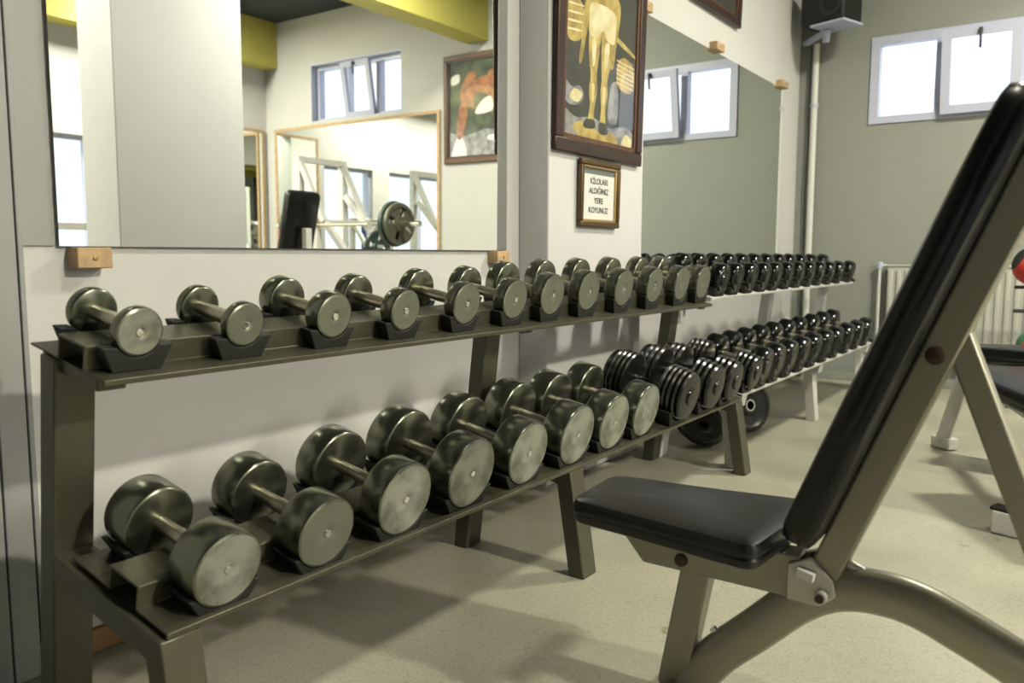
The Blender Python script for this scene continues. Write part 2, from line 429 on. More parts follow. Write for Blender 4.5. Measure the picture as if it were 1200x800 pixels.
fl([(.02, .02), (.30, .0), (.70, .0), (.98, .02), (.97, .14), (.84, .19), (.62, .15), (.40, .20), (.18, .17), (.03, .21)], .0004, 3)
fl([(.14, .10), (.22, .04), (.40, .02), (.60, .02), (.74, .05), (.66, .12), (.52, .09), (.38, .13), (.24, .15)], .0008, 1)
fl([(.80, .04), (.93, .03), (.95, .10), (.86, .13)], .0008, 2)
fl([(.03, .30), (.10, .25), (.22, .27), (.27, .34), (.22, .40), (.12, .38), (.05, .41)], .0006, 3)
fl([(.10, .30), (.20, .28), (.25, .35), (.15, .37)], .0008, 2)
fl([(.05, .74), (.12, .70), (.22, .74), (.26, .86), (.23, .98), (.12, 1.02), (.05, .94)], .0005, 1)       # round woven shape, left
for k in range(4): fl([(.07, .77 + k * .06), (.23, .79 + k * .06), (.23, .80 + k * .06), (.07, .785 + k * .06)], .0009, 2)
fl([(.72, .50), (.84, .46), (.94, .49), (.96, .60), (.92, .70), (.80, .73), (.72, .68), (.70, .58)], .0005, 1)   # round woven shape, right
for k in range(6): fl([(.72, .515 + k * .034), (.94, .500 + k * .034), (.94, .508 + k * .034), (.72, .525 + k * .034)], .0009, 2)
fl([(.60, .22), (.72, .20), (.74, .40), (.70, .52), (.62, .46)], .0007, 3)
fl([(.66, .88), (.94, .79), (.95, .76), (.66, .84)], .0007, 1)
# arms
fl([(.27, 1.12), (.34, 1.10), (.31, .90), (.27, .74), (.24, .60), (.21, .56), (.20, .62), (.23, .78)], .0011, 1)
fl([(.66, 1.12), (.73, 1.10), (.71, .92), (.68, .78), (.66, .64), (.62, .60), (.61, .66), (.64, .82)], .0011, 1)
# far leg and near leg, with knees and calves
fl([(.34, .90), (.47, .90), (.46, .72), (.435, .58), (.43, .50), (.44, .40), (.41, .27), (.40, .17), (.33, .16), (.35, .28), (.335, .40), (.35, .50), (.325, .62), (.315, .78)], .0012, 1)
fl([(.49, .90), (.64, .90), (.65, .78), (.61, .62), (.575, .50), (.585, .40), (.56, .28), (.56, .16), (.49, .15), (.50, .28), (.485, .40), (.495, .50), (.485, .62), (.48, .78)], .0012, 1)
fl([(.36, .76), (.41, .78), (.405, .62), (.37, .58)], .0015, 2)
fl([(.53, .76), (.59, .78), (.57, .62), (.525, .58)], .0015, 2)
fl([(.365, .44), (.405, .44), (.395, .32), (.375, .32)], .0015, 2)
fl([(.515, .44), (.555, .44), (.54, .32), (.52, .32)], .0015, 2)
fl([(.455, .74), (.475, .74), (.47, .56), (.455, .50), (.452, .60)], .0016, 0)
# pale trunks
fl([(.33, 1.02), (.50, 1.05), (.66, 1.02), (.67, .90), (.65, .80), (.56, .80), (.49, .86), (.42, .79), (.32, .80), (.31, .90)], .0018, 2)
fl([(.30, .17), (.41, .18), (.42, .12), (.28, .11)], .0016, 0)
fl([(.48, .17), (.57, .17), (.60, .10), (.49, .09)], .0016, 0)
def su(pts): return [(.06 + u * (W_ - .12), .62 + w * .48) for (u, w) in rnd(pts)]
flat(b, P, su([(.34, .0), (.66, .0), (.70, .40), (.78, .62), (.60, .74), (.40, .74), (.22, .62), (.30, .40)]), d + .001, 1)
flat(b, P, su(blob(.5, .84, .08, .10, seed=5, wob=.04)), d + .0011, 1)
b.build('poster', [M['p_dark'], M['p_gold'], M['p_cream'], M['p_grey']], t, smooth=False)

# small framed notice with lettering
W_, H_ = .365, .298
t, P, Rm = picture_frame('framed_notice', 'small gilt-framed printed notice on the pillar below the large poster', (PX + .002, 3.105, 1.128),
    (0, 1, 0), (.02, 0, .9998), (.9998, 0, -.02), W_, H_, .026, .024, (M['gold_dark'], M['gold']))
b = MB(); flat(b, P, [(.02, .02), (W_ - .02, .02), (W_ - .02, H_ - .02), (.02, H_ - .02)], .006, 0)
flat(b, P, [(.036, .036), (W_ - .036, .036), (W_ - .036, .236), (.036, .236)], .0066, 1)
paper = b.build('notice_sheet', [M['mount'], M['paper']], t, smooth=False)
dg = None
for k, line in enumerate(('KİLOLARI', 'ALDIĞINIZ', 'YERE', 'KOYUNUZ')):
    cu = bpy.data.curves.new('lettering', 'FONT'); cu.body = line; cu.size = .037; cu.align_x = 'CENTER'; cu.align_y = 'CENTER'; cu.extrude = .0003; cu.offset = .0004
    o = bpy.data.objects.new('lettering', cu); C.objects.link(o)
    o.matrix_world = Matrix.Translation(Vector(t.location) + P(W_ / 2, .205 - k * .043, .0078)) @ Rm.to_4x4()
    bpy.context.view_layer.update()
    dg = bpy.context.evaluated_depsgraph_get(); me = bpy.data.meshes.new_from_object(o.evaluated_get(dg))
    mw = Matrix.Translation(P(W_ / 2, .205 - k * .043, .0078)) @ Rm.to_4x4()
    me.transform(mw); bpy.data.objects.remove(o)
    n = bpy.data.objects.new('lettering', me); C.objects.link(n); n.parent = paper; me.materials.clear(); me.materials.append(M['ink'])

# picture above the far mirror (only its lower corner shows)
t, P, Rm = picture_frame('framed_poster', 'dark-framed poster high on the left wall above the far mirror', (XL + .004, 4.62, 2.50),
    (0, 1, 0), (.03, 0, .9995), (.9995, 0, -.03), .80, .72, .05, .03, (M['dark_frame'], M['brown_frame']))
b = MB(); flat(b, P, [(.04, .04), (.76, .04), (.76, .68), (.04, .68)], .008, 0)
flat(b, P, blob(.4, .36, .2, .22, seed=9), .0085, 1); b.build('poster', [M['p_dark'], M['p_green']], t, smooth=False)

# picture on the back wall, seen in the near mirror
W_, H_ = .86, 1.12
t, P, Rm = picture_frame('framed_poster', 'brown-framed poster of a flexing figure on the back wall, seen reflected', (1.79, YB - .004, 1.95),
    (-1, 0, 0), (0, -.01, .9999), (0, -.9999, -.01), W_, H_, .055, .03, (M['brown_frame'], M['dark_frame']))
b = MB(); flat(b, P, [(.045, .045), (W_ - .045, .045), (W_ - .045, H_ - .045), (.045, H_ - .045)], .008, 0)
e = .0085
flat(b, P, [(.06, .06), (.8, .06), (.8, .30), (.55, .34), (.3, .28), (.06, .33)], e, 2)
flat(b, P, rnd([(.10, .07), (.30, .07), (.24, .28), (.19, .30)]), e + .001, 3)
flat(b, P, rnd([(.17, .28), (.25, .28), (.32, .55), (.28, .64), (.20, .56)]), e + .0013, 1)
flat(b, P, rnd(blob(.50, .70, .22, .17, seed=4)), e + .0006, 1)
flat(b, P, rnd([(.22, .66), (.32, .60), (.36, .80), (.44, .90), (.36, .93), (.26, .84)]), e + .0012, 1)
flat(b, P, rnd([(.64, .64), (.74, .66), (.74, .84), (.64, .93), (.58, .88), (.64, .78)]), e + .0012, 1)
flat(b, P, rnd(blob(.50, .62, .12, .09, seed=8)), e + .0016, 0)
flat(b, P, rnd([(.42, .50), (.64, .52), (.62, .66), (.50, .62)]), e + .0018, 3)
flat(b, P, rnd([(.10, .82), (.20, .84), (.20, .92), (.10, .90)]), e, 3); flat(b, P, rnd([(.60, .22), (.80, .22), (.80, .27), (.60, .27)]), e + .001, 3)
flat(b, P, rnd([(.68, .46), (.71, .45), (.80, .24), (.77, .24)]), e + .001, 3)
b.build('poster', [M['p_green'], M['p_orange'], M['p_grey'], M['paper']], t, smooth=False)

# ------------------------------------------------------------------ dumbbell racks
class Tier:
    def __init__(self, x0, z0, tilt, hat0, hat1, rear, hh=.045):
        self.x0, self.z0, self.t, self.hat0, self.hat1, self.rear, self.hh = x0, z0, math.radians(tilt), hat0, hat1, rear, hh
    def pt(self, s, n, y):   # s runs from the front edge to the wall, n up from the flange
        return V(self.x0 - s * math.cos(self.t) - n * math.sin(self.t) * -1, y, self.z0 + s * math.sin(self.t) + n * math.cos(self.t))
    def sn(self, x, z):
        dx, dz = self.x0 - x, z - self.z0
        return dx * math.cos(self.t) + dz * math.sin(self.t), -dx * math.sin(self.t) + dz * math.cos(self.t)

def shelf_mesh(T_, ya, yb):
    g = .005; a, c, r, h = T_.hat0, T_.hat1, T_.rear, T_.hh
    prof = [(0, -.012), (0, 0), (a, 0), (a, h), (c, h), (c, 0), (r, 0), (r, -g), (c - g, -g), (c - g, h - g), (a + g, h - g), (a + g, -g), (g, -g), (g, -.012)]
    b = MB(); b.prism([T_.pt(s, n, ya) for (s, n) in prof], (0, yb - ya, 0)); return b

def saddle_mesh(T_, s0, s1, y, R, cn):
    """rubber cradle: a block on the flange hollowed by the head it carries (axis height cn)"""
    hw_t = max(R * 1.02, .070); hw_b = hw_t * .70
    top = max(cn - R * .56, .02); a0 = math.asin(min(.98, (cn - top) / R)); Rr = R + .0015
    pts = [(-hw_b, 0), (hw_b, 0), (hw_t, top), (max(hw_t - .012, Rr * math.cos(a0) + .001), top)]
    n = 12
    for k in range(n + 1):
        a = -a0 - (PI - 2 * a0) * k / n
        pts.append((Rr * math.cos(a), max(.0025, cn + Rr * math.sin(a))))
    pts += [(-max(hw_t - .012, Rr * math.cos(a0) + .001), top), (-hw_t, top)]
    b = MB(); b.prism([T_.pt(s0, q, y + p) for (p, q) in pts], T_.pt(s1, 0, 0) - T_.pt(s0, 0, 0))
    # fixing bolt showing under the flange
    b.lathe([(0, .005), (-.012, .005), (-.014, 0)], T_.pt((s0 + s1) / 2, -.004, y), (T_.pt(0, 1, 0) - T_.pt(0, 0, 0)), 8)
    return b

def make_rack(label, up, lo, frames, upY, loY, m, leg_x):
    """frames: near-face Y of each upright frame"""
    t = thing('dumbbell_rack', label, 'rack', (leg_x[1], frames[0], 0)); o = Vector(t.location)
    wy, dx = .08, .056
    def local(b): bmesh.ops.translate(b.bm, verts=b.bm.verts[:], vec=-o); return b
    lt = lo.z0 - .012           # underside of the lower tray at its front
    for Y in frames:
        yc = Y + wy / 2
        # front leg, splayed
        b = MB(); x_t, x_b = leg_x[0], leg_x[1]
        b.prism([(x_t, Y, lt), (x_b, Y, 0), (x_b - dx, Y, 0), (x_t - dx, Y, lt + .0)], (0, wy, 0)); local(b).build('leg', m, t, bevel=.004)
        # rear post leaning forward up to the upper tray
        b = MB(); xb, xt, zt = -1.729, -1.633, up.z0 + .012
        c, s = math.cos(up.t), math.sin(up.t)
        b.prism([(xb, Y, 0), (xb + dx, Y, 0), (xt + dx, Y, up.pt((up.x0 - xt - dx), -.006, 0).z), (xt, Y, up.pt((up.x0 - xt), -.006, 0).z)], (0, wy, 0))
        local(b).build('post', m, t, bevel=.004)
        # bearer carrying the lower tray, leg to post
        b = MB(); p0 = lo.pt(.004, -.040, yc); p1 = lo.pt(.004, -.040, yc) + (lo.pt(1, 0, 0) - lo.pt(0, 0, 0)) * .41
        b.beam(p0, p1, wy * .98, .054); local(b).build('bearer', m, t, bevel=.003)
        # bearer under the upper tray
        b = MB(); b.beam(up.pt(.03, -.018, yc), up.pt(.235, -.018, yc), wy * .7, .026); local(b).build('bracket', m, t, bevel=.003)
    s1 = local(shelf_mesh(up, *upY)).build('upper_shelf', m, t, bevel=.0015)
    s2 = local(shelf_mesh(lo, *loY)).build('lower_shelf', m, t, bevel=.0015)
    return t, s1, s2, o, local

UP = Tier(-1.415, .776, 11, .072, .170, .275)
LO = Tier(-1.258, .346, 12, .098, .195, .325)
UPW = Tier(-1.425, .804, 14, .085, .170, .31)
LOW = Tier(-1.262, .360, 12, .100, .195, .34)
LBL_A = 'long grey steel two-tier dumbbell rack holding the chrome dumbbells, nearest'
LBL_B = 'white two-tier dumbbell rack holding black dumbbells, beyond the steel rack'
rackA = make_rack(LBL_A, UP, LO, (.737, 2.10, 3.56), (.745, 3.632), (.75, 3.630), M['steel'], (-1.262, -1.208))
rackB = make_rack(LBL_B, UPW, LOW, (3.652, 5.02, 6.34), (3.645, 6.50), (3.648, 6.44), M['white_steel'], (-1.318, -1.285))
# end caps on the white trays
for (Tr, y, sh) in ((UPW, 6.50, rackB[1]), (LOW, 6.44, rackB[2])):
    b = MB(); b.prism([Tr.pt(s, n, y) for (s, n) in ((-.002, -.014), (-.002, .02), (Tr.hat0, .05), (Tr.hat1, .05), (Tr.hat1, -.014))], (0, .012, 0))
    rackB[4](b).build('end_cap', M['rubber'], sh, bevel=.002)

def saddles(rack, Tr, which, y, R, cn, s_front, s_rear):
    for (s0, s1) in (s_front, s_rear):
        rack[4](saddle_mesh(Tr, s0, s1, y, R, cn)).build('saddle', M['rubber'], rack[which], bevel=.002)

def chrome_head(t0, t1, R, sign, face_m, worn):
    """disc from along t0 (inner) to t1 (outer face)"""
    b = MB(); w = abs(t1 - t0); s = sign; ch = min(.006, w * .2)
    b.slot = 0
    b.lathe([(t0, .0), (t0, R - ch), (t0 + s * ch * .4, R - ch * .3), (t0 + s * ch, R), (t1 - s * ch, R), (t1 - s * ch * .35, R - ch * .3), (t1, R - ch)], n=56)
    b.slot = 1
    b.lathe([(t1, R - ch), (t1 + s * .0002, R * .4), (t1 - s * .0004, .011), (t1 - s * .002, .009)], n=56)
    return b

ORD = ['first', 'second', 'third', 'fourth', 'fifth', 'sixth', 'seventh', 'eighth', 'ninth', 'tenth', 'eleventh', 'twelfth']
def chrome_dumbbell(k, Tr, rack, which, y, R, xf, zf, L, th, worn, label, group):
    tl = Tr.t
    s, n = Tr.sn(xf, zf)
    n = max(n, R + .003)
    tot = L + th; c = Tr.pt(s + tot / 2, n, y)
    # place so the axis runs parallel to the tray
    t = thing('dumbbell', label, 'dumbbell', c, (0, tl, 0), group)
    rz = random.uniform(0, 6.28)
    h = tot / 2
    fm = M['chrome_worn'] if worn else M['chrome_face']
    for sg in (1, -1):
        hd = chrome_head(sg * (h - th), sg * h, R, sg, fm, worn).build('head', [M['chrome'], fm], t)
        b = MB(); b.lathe([(sg * (h - .002), .0085), (sg * (h + .0012), .0075), (sg * (h + .0018), .004), (sg * (h + .0005), 0)], n=16); b.build('end_bolt', M['bolt'], hd)
    b = MB(); q = h - th
    b.lathe([(-q - .004, .0), (-q - .004, .0145), (-q + .01, .0145), (-q * .6, .0150), (0, .0165), (q * .6, .0150), (q - .01, .0145), (q + .004, .0145), (q + .004, 0)], n=24)
    b.build('handle', M['handle'], t)
    a0 = max(.004, s + .002)
    saddles(rack, Tr, which, y, R, n, (min(a0, Tr.hat0 - .04), min(max(s + th + .004, .045), Tr.hat0 - .003)), (max(s + L - .004, Tr.hat1 + .003), min(s + L + th, Tr.rear - .004)))
    return t

top = [(.818, .856, .0475, .162, .026), (1.051, .854, .0475, .160, .026), (1.299, .857, .0540, .170, .048), (1.543, .857, .0545, .176, .045),
       (1.798, .862, .0610, .180, .040), (2.038, .864, .0630, .183, .046), (2.254, .870, .0700, .186, .050), (2.495, .874, .0715, .190, .052),
       (2.761, .876, .0725, .195, .052), (3.031, .878, .0735, .198, .054), (3.304, .878, .0750, .200, .054), (3.545, .876, .0770, .202, .056)]
for k, (y, z, R, L, th) in enumerate(top):
    chrome_dumbbell(k, UP, rackA, 1, y + .008, R, -1.43, z, L, th, k == 0,
        '%s chrome dumbbell from the near end on the steel rack\'s upper shelf' % ORD[k], 'chrome dumbbells on the upper shelf')
low = [(.845, .434, .0730, .222, .082), (1.083, .435, .0745, .222, .076), (1.321, .440, .0865, .220, .070), (1.572, .452, .0920, .222, .078),
       (1.832, .453, .0920, .226, .076), (2.101, .453, .0950, .228, .080), (2.342, .452, .0950, .234, .080), (2.584, .452, .0960, .236, .076)]
for k, (y, z, R, L, th) in enumerate(low):
    chrome_dumbbell(k, LO, rackA, 2, y + .027, R * 1.02, -1.252, z - .014, L, th, k in (0, 2, 3, 4, 5, 6, 7),
        '%s thick chrome dumbbell from the near end on the steel rack\'s lower shelf' % ORD[k], 'chrome dumbbells on the lower shelf')

# black dumbbells built from stacked cast discs
def disc_dumbbell(y, R, Tr, rack, which, L, th, nd, label):
    n = R + .014; tot = L + th; t = thing('dumbbell', label, 'dumbbell', Tr.pt(-.02 + tot / 2, n, y), (0, Tr.t, 0), 'black disc dumbbells on the lower shelves'); h = tot / 2
    w = th / nd
    for sg in (1, -1):
        for i in range(nd):
            a = sg * (h - th + i * w); c = sg * (h - th + (i + 1) * w - .0012); m_ = (a + c) / 2; r = R * (1 - .035 * max(0, i - nd + 3) ** 1.3)
            b = MB(); b.lathe([(a, 0), (a, r * .80), (a + (m_ - a) * .25, r * .955), (m_, r), (c - (c - m_) * .25, r * .955), (c, r * .80), (c, 0)], n=48); b.build('weight_disc', M['black_disc'], t)
        b = MB(); b.lathe([(sg * h, .034), (sg * (h + .006), .032), (sg * (h + .009), .012), (sg * (h + .006), 0)], n=24); b.build('end_cap', M['black_iron'], t)
    b = MB(); q = h - th; b.lathe([(-q - .003, 0), (-q - .003, .019), (-q * .5, .017), (0, .0185), (q * .5, .017), (q + .003, .019), (q + .003, 0)], n=24); b.build('handle', M['black_iron'], t)
    saddles(rack, Tr, which, y, R, n, (.006, Tr.hat0 - .004), (max(L - .02, Tr.hat1 + .003), Tr.rear - .004))
for k, (y, R) in enumerate(((2.915, .105), (3.192, .104), (3.421, .098))):
    disc_dumbbell(y, R, LO, rackA, 2, .245, .105, 5 - (k > 0), '%s black disc-stack dumbbell after the chrome ones on the steel rack\'s lower shelf' % ORD[k])
disc_dumbbell(3.715, .088, LOW, rackB, 2, .245, .10, 4, 'black disc-stack dumbbell nearest on the white rack\'s lower shelf')

# black solid dumbbells on the white rack
def black_dumbbell(R, th, L, label, group):
    tot = L + th; h = tot / 2; t = thing('dumbbell', label, 'dumbbell', (0, 0, 0), group=group)
    for sg in (1, -1):
        b = MB(); a, c = sg * (h - th), sg * h; q = sg * .012
        b.lathe([(a, 0), (a, R * .82), (a + q * .6, R * .95), (a + q * 1.6, R), (c - q * 1.6, R), (c - q * .6, R * .95), (c - q * .1, R * .84), (c - q * .5, R * .70), (c - q * .5, R * .46), (c, R * .40), (c + q * .1, R * .2), (c, 0)], n=36)
        b.build('head', M['black_iron'], t)
    b = MB(); q = h - th; b.lathe([(-q - .003, 0), (-q - .003, .018), (0, .0175), (q + .003, .018), (q + .003, 0)], n=20); b.build('handle', M['handle'], t)
    return t
RT, thT, LT = .073, .075, .200
p1 = black_dumbbell(RT, thT, LT, '', 'black dumbbells on the white upper shelf')
topY = [3.745, 3.941, 4.154, 4.372, 4.578, 4.801, 5.030, 5.268, 5.505, 5.760, 6.020, 6.340]
for k, y in enumerate(topY):
    loc = UPW.pt(-.005 + (LT + thT) / 2, RT + .012, y); lab = '%s black dumbbell from the near end on the white rack\'s upper shelf' % ORD[k]
    if k == 0: p1.location = loc; p1.rotation_euler = (0, UPW.t, 0); p1['label'] = lab
    else: dup(p1, loc, lab)
    saddles(rackB, UPW, 1, y, RT, RT + .012, (.004, UPW.hat0 - .004), (max(LT - .01, UPW.hat1 + .003), UPW.rear - .006))
RL, thL, LL = .094, .085, .235
p2 = black_dumbbell(RL, thL, LL, '', 'black dumbbells on the white lower shelf')
lowY = [3.900, 4.103, 4.321, 4.558, 4.800, 5.060, 5.320, 5.620, 5.900, 6.18]
for k, y in enumerate(lowY):
    loc = LOW.pt(-.01 + (LL + thL) / 2, RL + .012, y); lab = '%s solid black dumbbell from the near end on the white rack\'s lower shelf' % ORD[k]
    if k == 0: p2.location = loc; p2.rotation_euler = (0, LOW.t, 0); p2['label'] = lab
    else: dup(p2, loc, lab)
    saddles(rackB, LOW, 2, y, RL, RL + .012, (.004, LOW.hat0 - .004), (max(LL - .01, LOW.hat1 + .003), LOW.rear - .006))

# weight plates on the floor under the racks
def weight_plate(label, loc, R, rot, hub=False, th=.035, name='weight_plate'):
    t = thing(name, label, 'weight plate', loc, rot, 'weight plates')
    b = MB(); b.lathe([(-th / 2, .026), (-th / 2, R * .35), (-th * .3, R * .40), (-th * .3, R * .80), (-th / 2, R * .86), (-th * .4, R * .98), (0, R), (th * .4, R * .98), (th / 2, R * .86), (th * .3, R * .80), (th * .3, R * .40), (th / 2, R * .35), (th / 2, .026), (-th / 2, .026)], n=48)
    b.build('disc', M['black_disc'], t)
    b = MB(); b.lathe([(-th / 2 - .002, .026), (-th / 2 - .002, .034), (th / 2 + .002, .034), (th / 2 + .002, .026)], n=24)
    b.build('hub_ring', M['bolt'] if hub else M['black_iron'], t)
    return t
weight_plate('black weight plate lying back on the floor under the steel rack\'s far end', (-1.60, 4.02, .098), .12, (0, math.radians(-52), math.radians(-50)))
weight_plate('black weight plate standing behind another under the racks', (-1.66, 4.10, .118), .13, (0, math.radians(-38), math.radians(-50)))
weight_plate('black weight plate with bright hub standing under the white rack', (-1.525, 4.50, .152), .155, (0, math.radians(-8), math.radians(-28)), hub=True)
weight_plate('plain black weight plate standing against the bright-hubbed plate under the white rack', (-1.58, 4.545, .152), .155, (0, math.radians(-8), math.radians(-28)))

# ------------------------------------------------------------------ foreground bench
YM = 1.648
t = thing('weight_bench', 'adjustable weight bench with black pads and grey-beige painted frame, foreground', 'bench', (-.4, YM, 0)); O = Vector(t.location)
KB = .95
def bl(x, z, y=0.): return V(x * KB, YM + y, 1 - (1 - z) * KB) - O
def pad(name, outline, thick, up, mat_, parent, crown=.006, rad=.016):
    """soft pad: outline (closed loop of points on the mid plane), thickness along up"""
    up = Vector(up).normalized(); o = [Vector(p) for p in outline]; c = sum(o, Vector()) / len(o)
    def ring(f, dz): return [c + (p - c) * 1 + (c - p).normalized() * f + up * dz for p in o]
    b = MB(); h = thick / 2
    layers = [ring(rad, -h), ring(rad * .3, -h + rad * .3), ring(0, -h + rad), ring(-.001, -h + rad * 1.3), ring(.0025, -h + rad * 1.55), ring(0, -h + rad * 1.8), ring(0, h - rad), ring(rad * .3, h - rad * .3), ring(rad, h - .001)]
    rv = [[b.bm.verts.new(p) for p in r] for r in layers]; n = len(o)
    for A, B in zip(rv, rv[1:]):
        for k in range(n): b._f([A[k], A[(k + 1) % n], B[(k + 1) % n], B[k]])
    b._f(list(reversed(rv[0])))
    # crowned top in rings
    prev = rv[-1]
    for f in (.85, .6, .3):
        cur = [b.bm.verts.new(c + (p - c) * f + up * (h + crown * (1 - f * f))) for p in [r for r in ring(rad, 0)]]
        for k in range(n): b._f([prev[k], prev[(k + 1) % n], cur[(k + 1) % n], cur[k]])
        prev = cur
    b._f(prev)
    return b.build(name, mat_, parent)
def rounded(pts, r=.03, n=5):
    """round the corners of a polygon of Vectors"""
    out = []; N = len(pts)
    for i in range(N):
        p, a, c = Vector(pts[i]), Vector(pts[i - 1]), Vector(pts[(i + 1) % N])
        u, w = (a - p).normalized(), (c - p).normalized(); rr = min(r, (a - p).length * .45, (c - p).length * .45)
        A, B = p + u * rr, p + w * rr
        for k in range(n + 1):
            q = k / n; out.append(A * (1 - q) ** 2 + p * 2 * q * (1 - q) + B * q * q)
    return out
def dens(pts, m=.06):
    out = []; N = len(pts)
    for i in range(N):
        a, c = pts[i], pts[(i + 1) % N]; k = max(1, int((c - a).length / m))
        for j in range(k): out.append(a.lerp(c, j / k))
    return out
# seat
zs = .400
seat = dens(rounded([bl(-.965, zs, -.125), bl(-.50, zs, -.185), bl(-.47, zs, .185), bl(-.985, zs, .115)], .035))
pad('seat_pad', seat, .058, (0, 0, 1), M['vinyl'], t, crown=.010)
# backrest: plane leaning back
d_ = V(.372, 0, .928); nrm = V(-.928, 0, .372)
base = V(-.448 * .95, 0, 1 - .582 * .95)      # foot of the pad's mid plane
def bk(a, y, n=0.): return V(base.x, YM + y, base.z) + d_ * a * KB + nrm * n * KB - O
back = dens(rounded([bk(0, -.135), bk(.30, -.150), bk(.82, -.120), bk(.945, -.095), bk(.945, .095), bk(.82, .120), bk(.30, .150), bk(0, .135)], .05), .07)
pad('back_pad', back, .064, nrm, M['vinyl'], t, crown=.008, rad=.018)
# backrest tube
def tb(a, n): return V(base.x, YM, base.z) + d_ * a * KB + nrm * n * KB - O
b = MB(); b.beam(tb(-.075, -.066), tb(.92, -.066), .056, .060); b.build('back_tube', M['bench_paint'], t, bevel=.006)
# seat rail with a bevelled nose
b = MB(); b.prism([bl(-.905, .368, -.03), bl(-.82, .272, -.03), bl(-.455, .272, -.03), bl(-.455, .368, -.03)], (0, .06, 0)); b.build('seat_rail', M['bench_paint'], t, bevel=.005)
# front leg
b = MB(); b.prism([bl(-.725, .285, -.026), bl(-.655, .285, -.026), bl(-.712, -.03, -.026), bl(-.767, -.03, -.026), bl(-.778, -.01, -.026)], (0, .052, 0)); b.build('front_leg', M['bench_paint'], t, bevel=.005)
# big bent oval base tube
path = smooth_path([bl(-.71, -.02), bl(-.645, .075), bl(-.555, .165), bl(-.455, .262), bl(-.365, .308), bl(-.25, .311), bl(-.13, .268), bl(0, .208), bl(.20, .115), bl(.42, .0)], 7)
b = MB(); b.tube(path, .0445, 20, ry=.034); b.build('base_tube', M['bench_paint'], t)
b = MB(); b.tube([bl(.44, -.015, -.28), bl(.44, -.015, .28)], .034, 16, side=(1, 0, 0)); b.build('rear_foot', M['bench_paint'], t, bevel=.004)
b = MB(); b.beam(bl(-.725, -.025, -.2), bl(-.725, -.025, .2), .05, .05, side=(1, 0, 0)); b.build('front_foot', M['bench_paint'], t, bevel=.006)
# strut propping the back
b = MB(); b.beam(bl(-.195, .868, 0), bl(.045, .255, 0), .05, .046); b.build('strut', M['bench_paint'], t, bevel=.005)
for (x, z) in ((-.222, .812),):
    b = MB(); b.lathe([(0, .017), (.006, .016), (.008, .01), (.008, 0)], bl(x, z, -.028), (0, -1, 0), 20); b.build('bolt_cap', M['brown_cap'], t)
b = MB(); b.lathe([(0, .015), (.006, .014), (.008, .009), (.008, 0)], bl(-.722, .300, -.030), (0, -1, 0), 20); b.build('bolt_cap', M['brown_cap'], t)
# pivot brackets between rail, back tube and base
for yy in (-.040, .028):
    b = MB(); b.prism([bl(-.478, .272, yy), bl(-.478, .352, yy), bl(-.43, .372, yy), bl(-.385, .330, yy), bl(-.378, .30, yy), bl(-.41, .272, yy)], (0, .012, 0))
    b.build('pivot_bracket', M['bench_light'], t, bevel=.003)
b = MB(); b.box(bl(-.438, .338, -.048), (.036, .014, .018), Matrix.Rotation(math.radians(10), 3, 'Y')); b.build('stop_block', M['paper'], t, bevel=.002)
b = MB(); b.lathe([(0, .013), (.016, .013), (.018, .008), (.018, 0)], bl(-.405, .298, -.040), (0, -1, 0), 18); b.build('pivot_bolt', M['bench_light'], t)
b = MB(); b.lathe([(0, .009), (.004, .009), (.005, 0)], bl(-.405, .298, -.058), (0, -1, 0), 14); b.build('bolt_cap', M['brown_cap'], t)
b = MB(); b.lathe([(0, .010), (.03, .010), (.032, 0)], tb(-.02, -.098), tb(0, -1) - tb(0, 0), 14); b.build('lock_pin', M['bench_light'], t)
b = MB(); b.lathe([(-.02, .006), (.030, .006), (.032, 0)], bl(-.628, .120, 0), V(-.70, 0, .71), 12); b.lathe([(.022, .010), (.034, .010), (.036, 0)], bl(-.628, .120, 0), V(-.70, 0, .71), 12); b.build('adjusting_pin', M['bolt'], t)

# ------------------------------------------------------------------ white bench, far right
t = thing('weight_bench', 'white-framed bench with glossy black pads at the right edge', 'bench', (-.3, 4.0, 0)); O = Vector(t.location)
def wl(x, y, z): return V(x, y, z) - O
b = MB(); b.beam(wl(-.44, 4.62, .42), wl(-.02, 3.30, .40), .06, .05, side=(1, 0, 0)); b.build('main_beam', M['white_steel'], t, bevel=.004)
for (a, c) in (((-.46, 4.62, .42), (-.555, 4.70, .045)),):
    b = MB(); b.beam(wl(*a), wl(*c), .075, .065, side=(0, 1, 0)); b.beam(wl(-.595, 4.74, .03), wl(-.50, 4.655, .035), .06, .06, side=(0, 0, 1)); b.build('rear_leg', M['white_steel'], t, bevel=.006)
b = MB(); b.beam(wl(-.02, 3.32, .40), wl(-.10, 3.34, .06), .055, .05, side=(0, 1, 0)); b.beam(wl(-.215, 3.37, .045), wl(.15, 3.28, .03), .08, .085, side=(0, 1, 0)); b.build('front_leg', M['white_steel'], t, bevel=.008)
b = MB(); b.beam(wl(-.222, 3.372, .092), wl(-.14, 3.35, .088), .07, .012); b.build('foot_cap', M['rubber'], t, bevel=.003)
u1 = V(.985, -.17, 0); v1 = V(.17, .985, 0)
def quad(c, u, v, a, w): return dens(rounded([c - u * a - v * w, c + u * a - v * w, c + u * a + v * w, c - u * a + v * w], .05), .08)
pad('rear_pad', quad(wl(-.02, 4.42, .535), u1, v1, .42, .13), .075, (0, 0, 1), M['vinyl'], t, crown=.012)
u2 = V(.55, -.835, 0); v2 = V(.835, .55, 0)
pad('seat_pad', quad(wl(-.115, 3.62, .485), V(.50, -.86, -.06).normalized(), V(.86, .50, 0), .36, .15), .075, (0.03, -.05, 1), M['vinyl'], t, crown=.014)
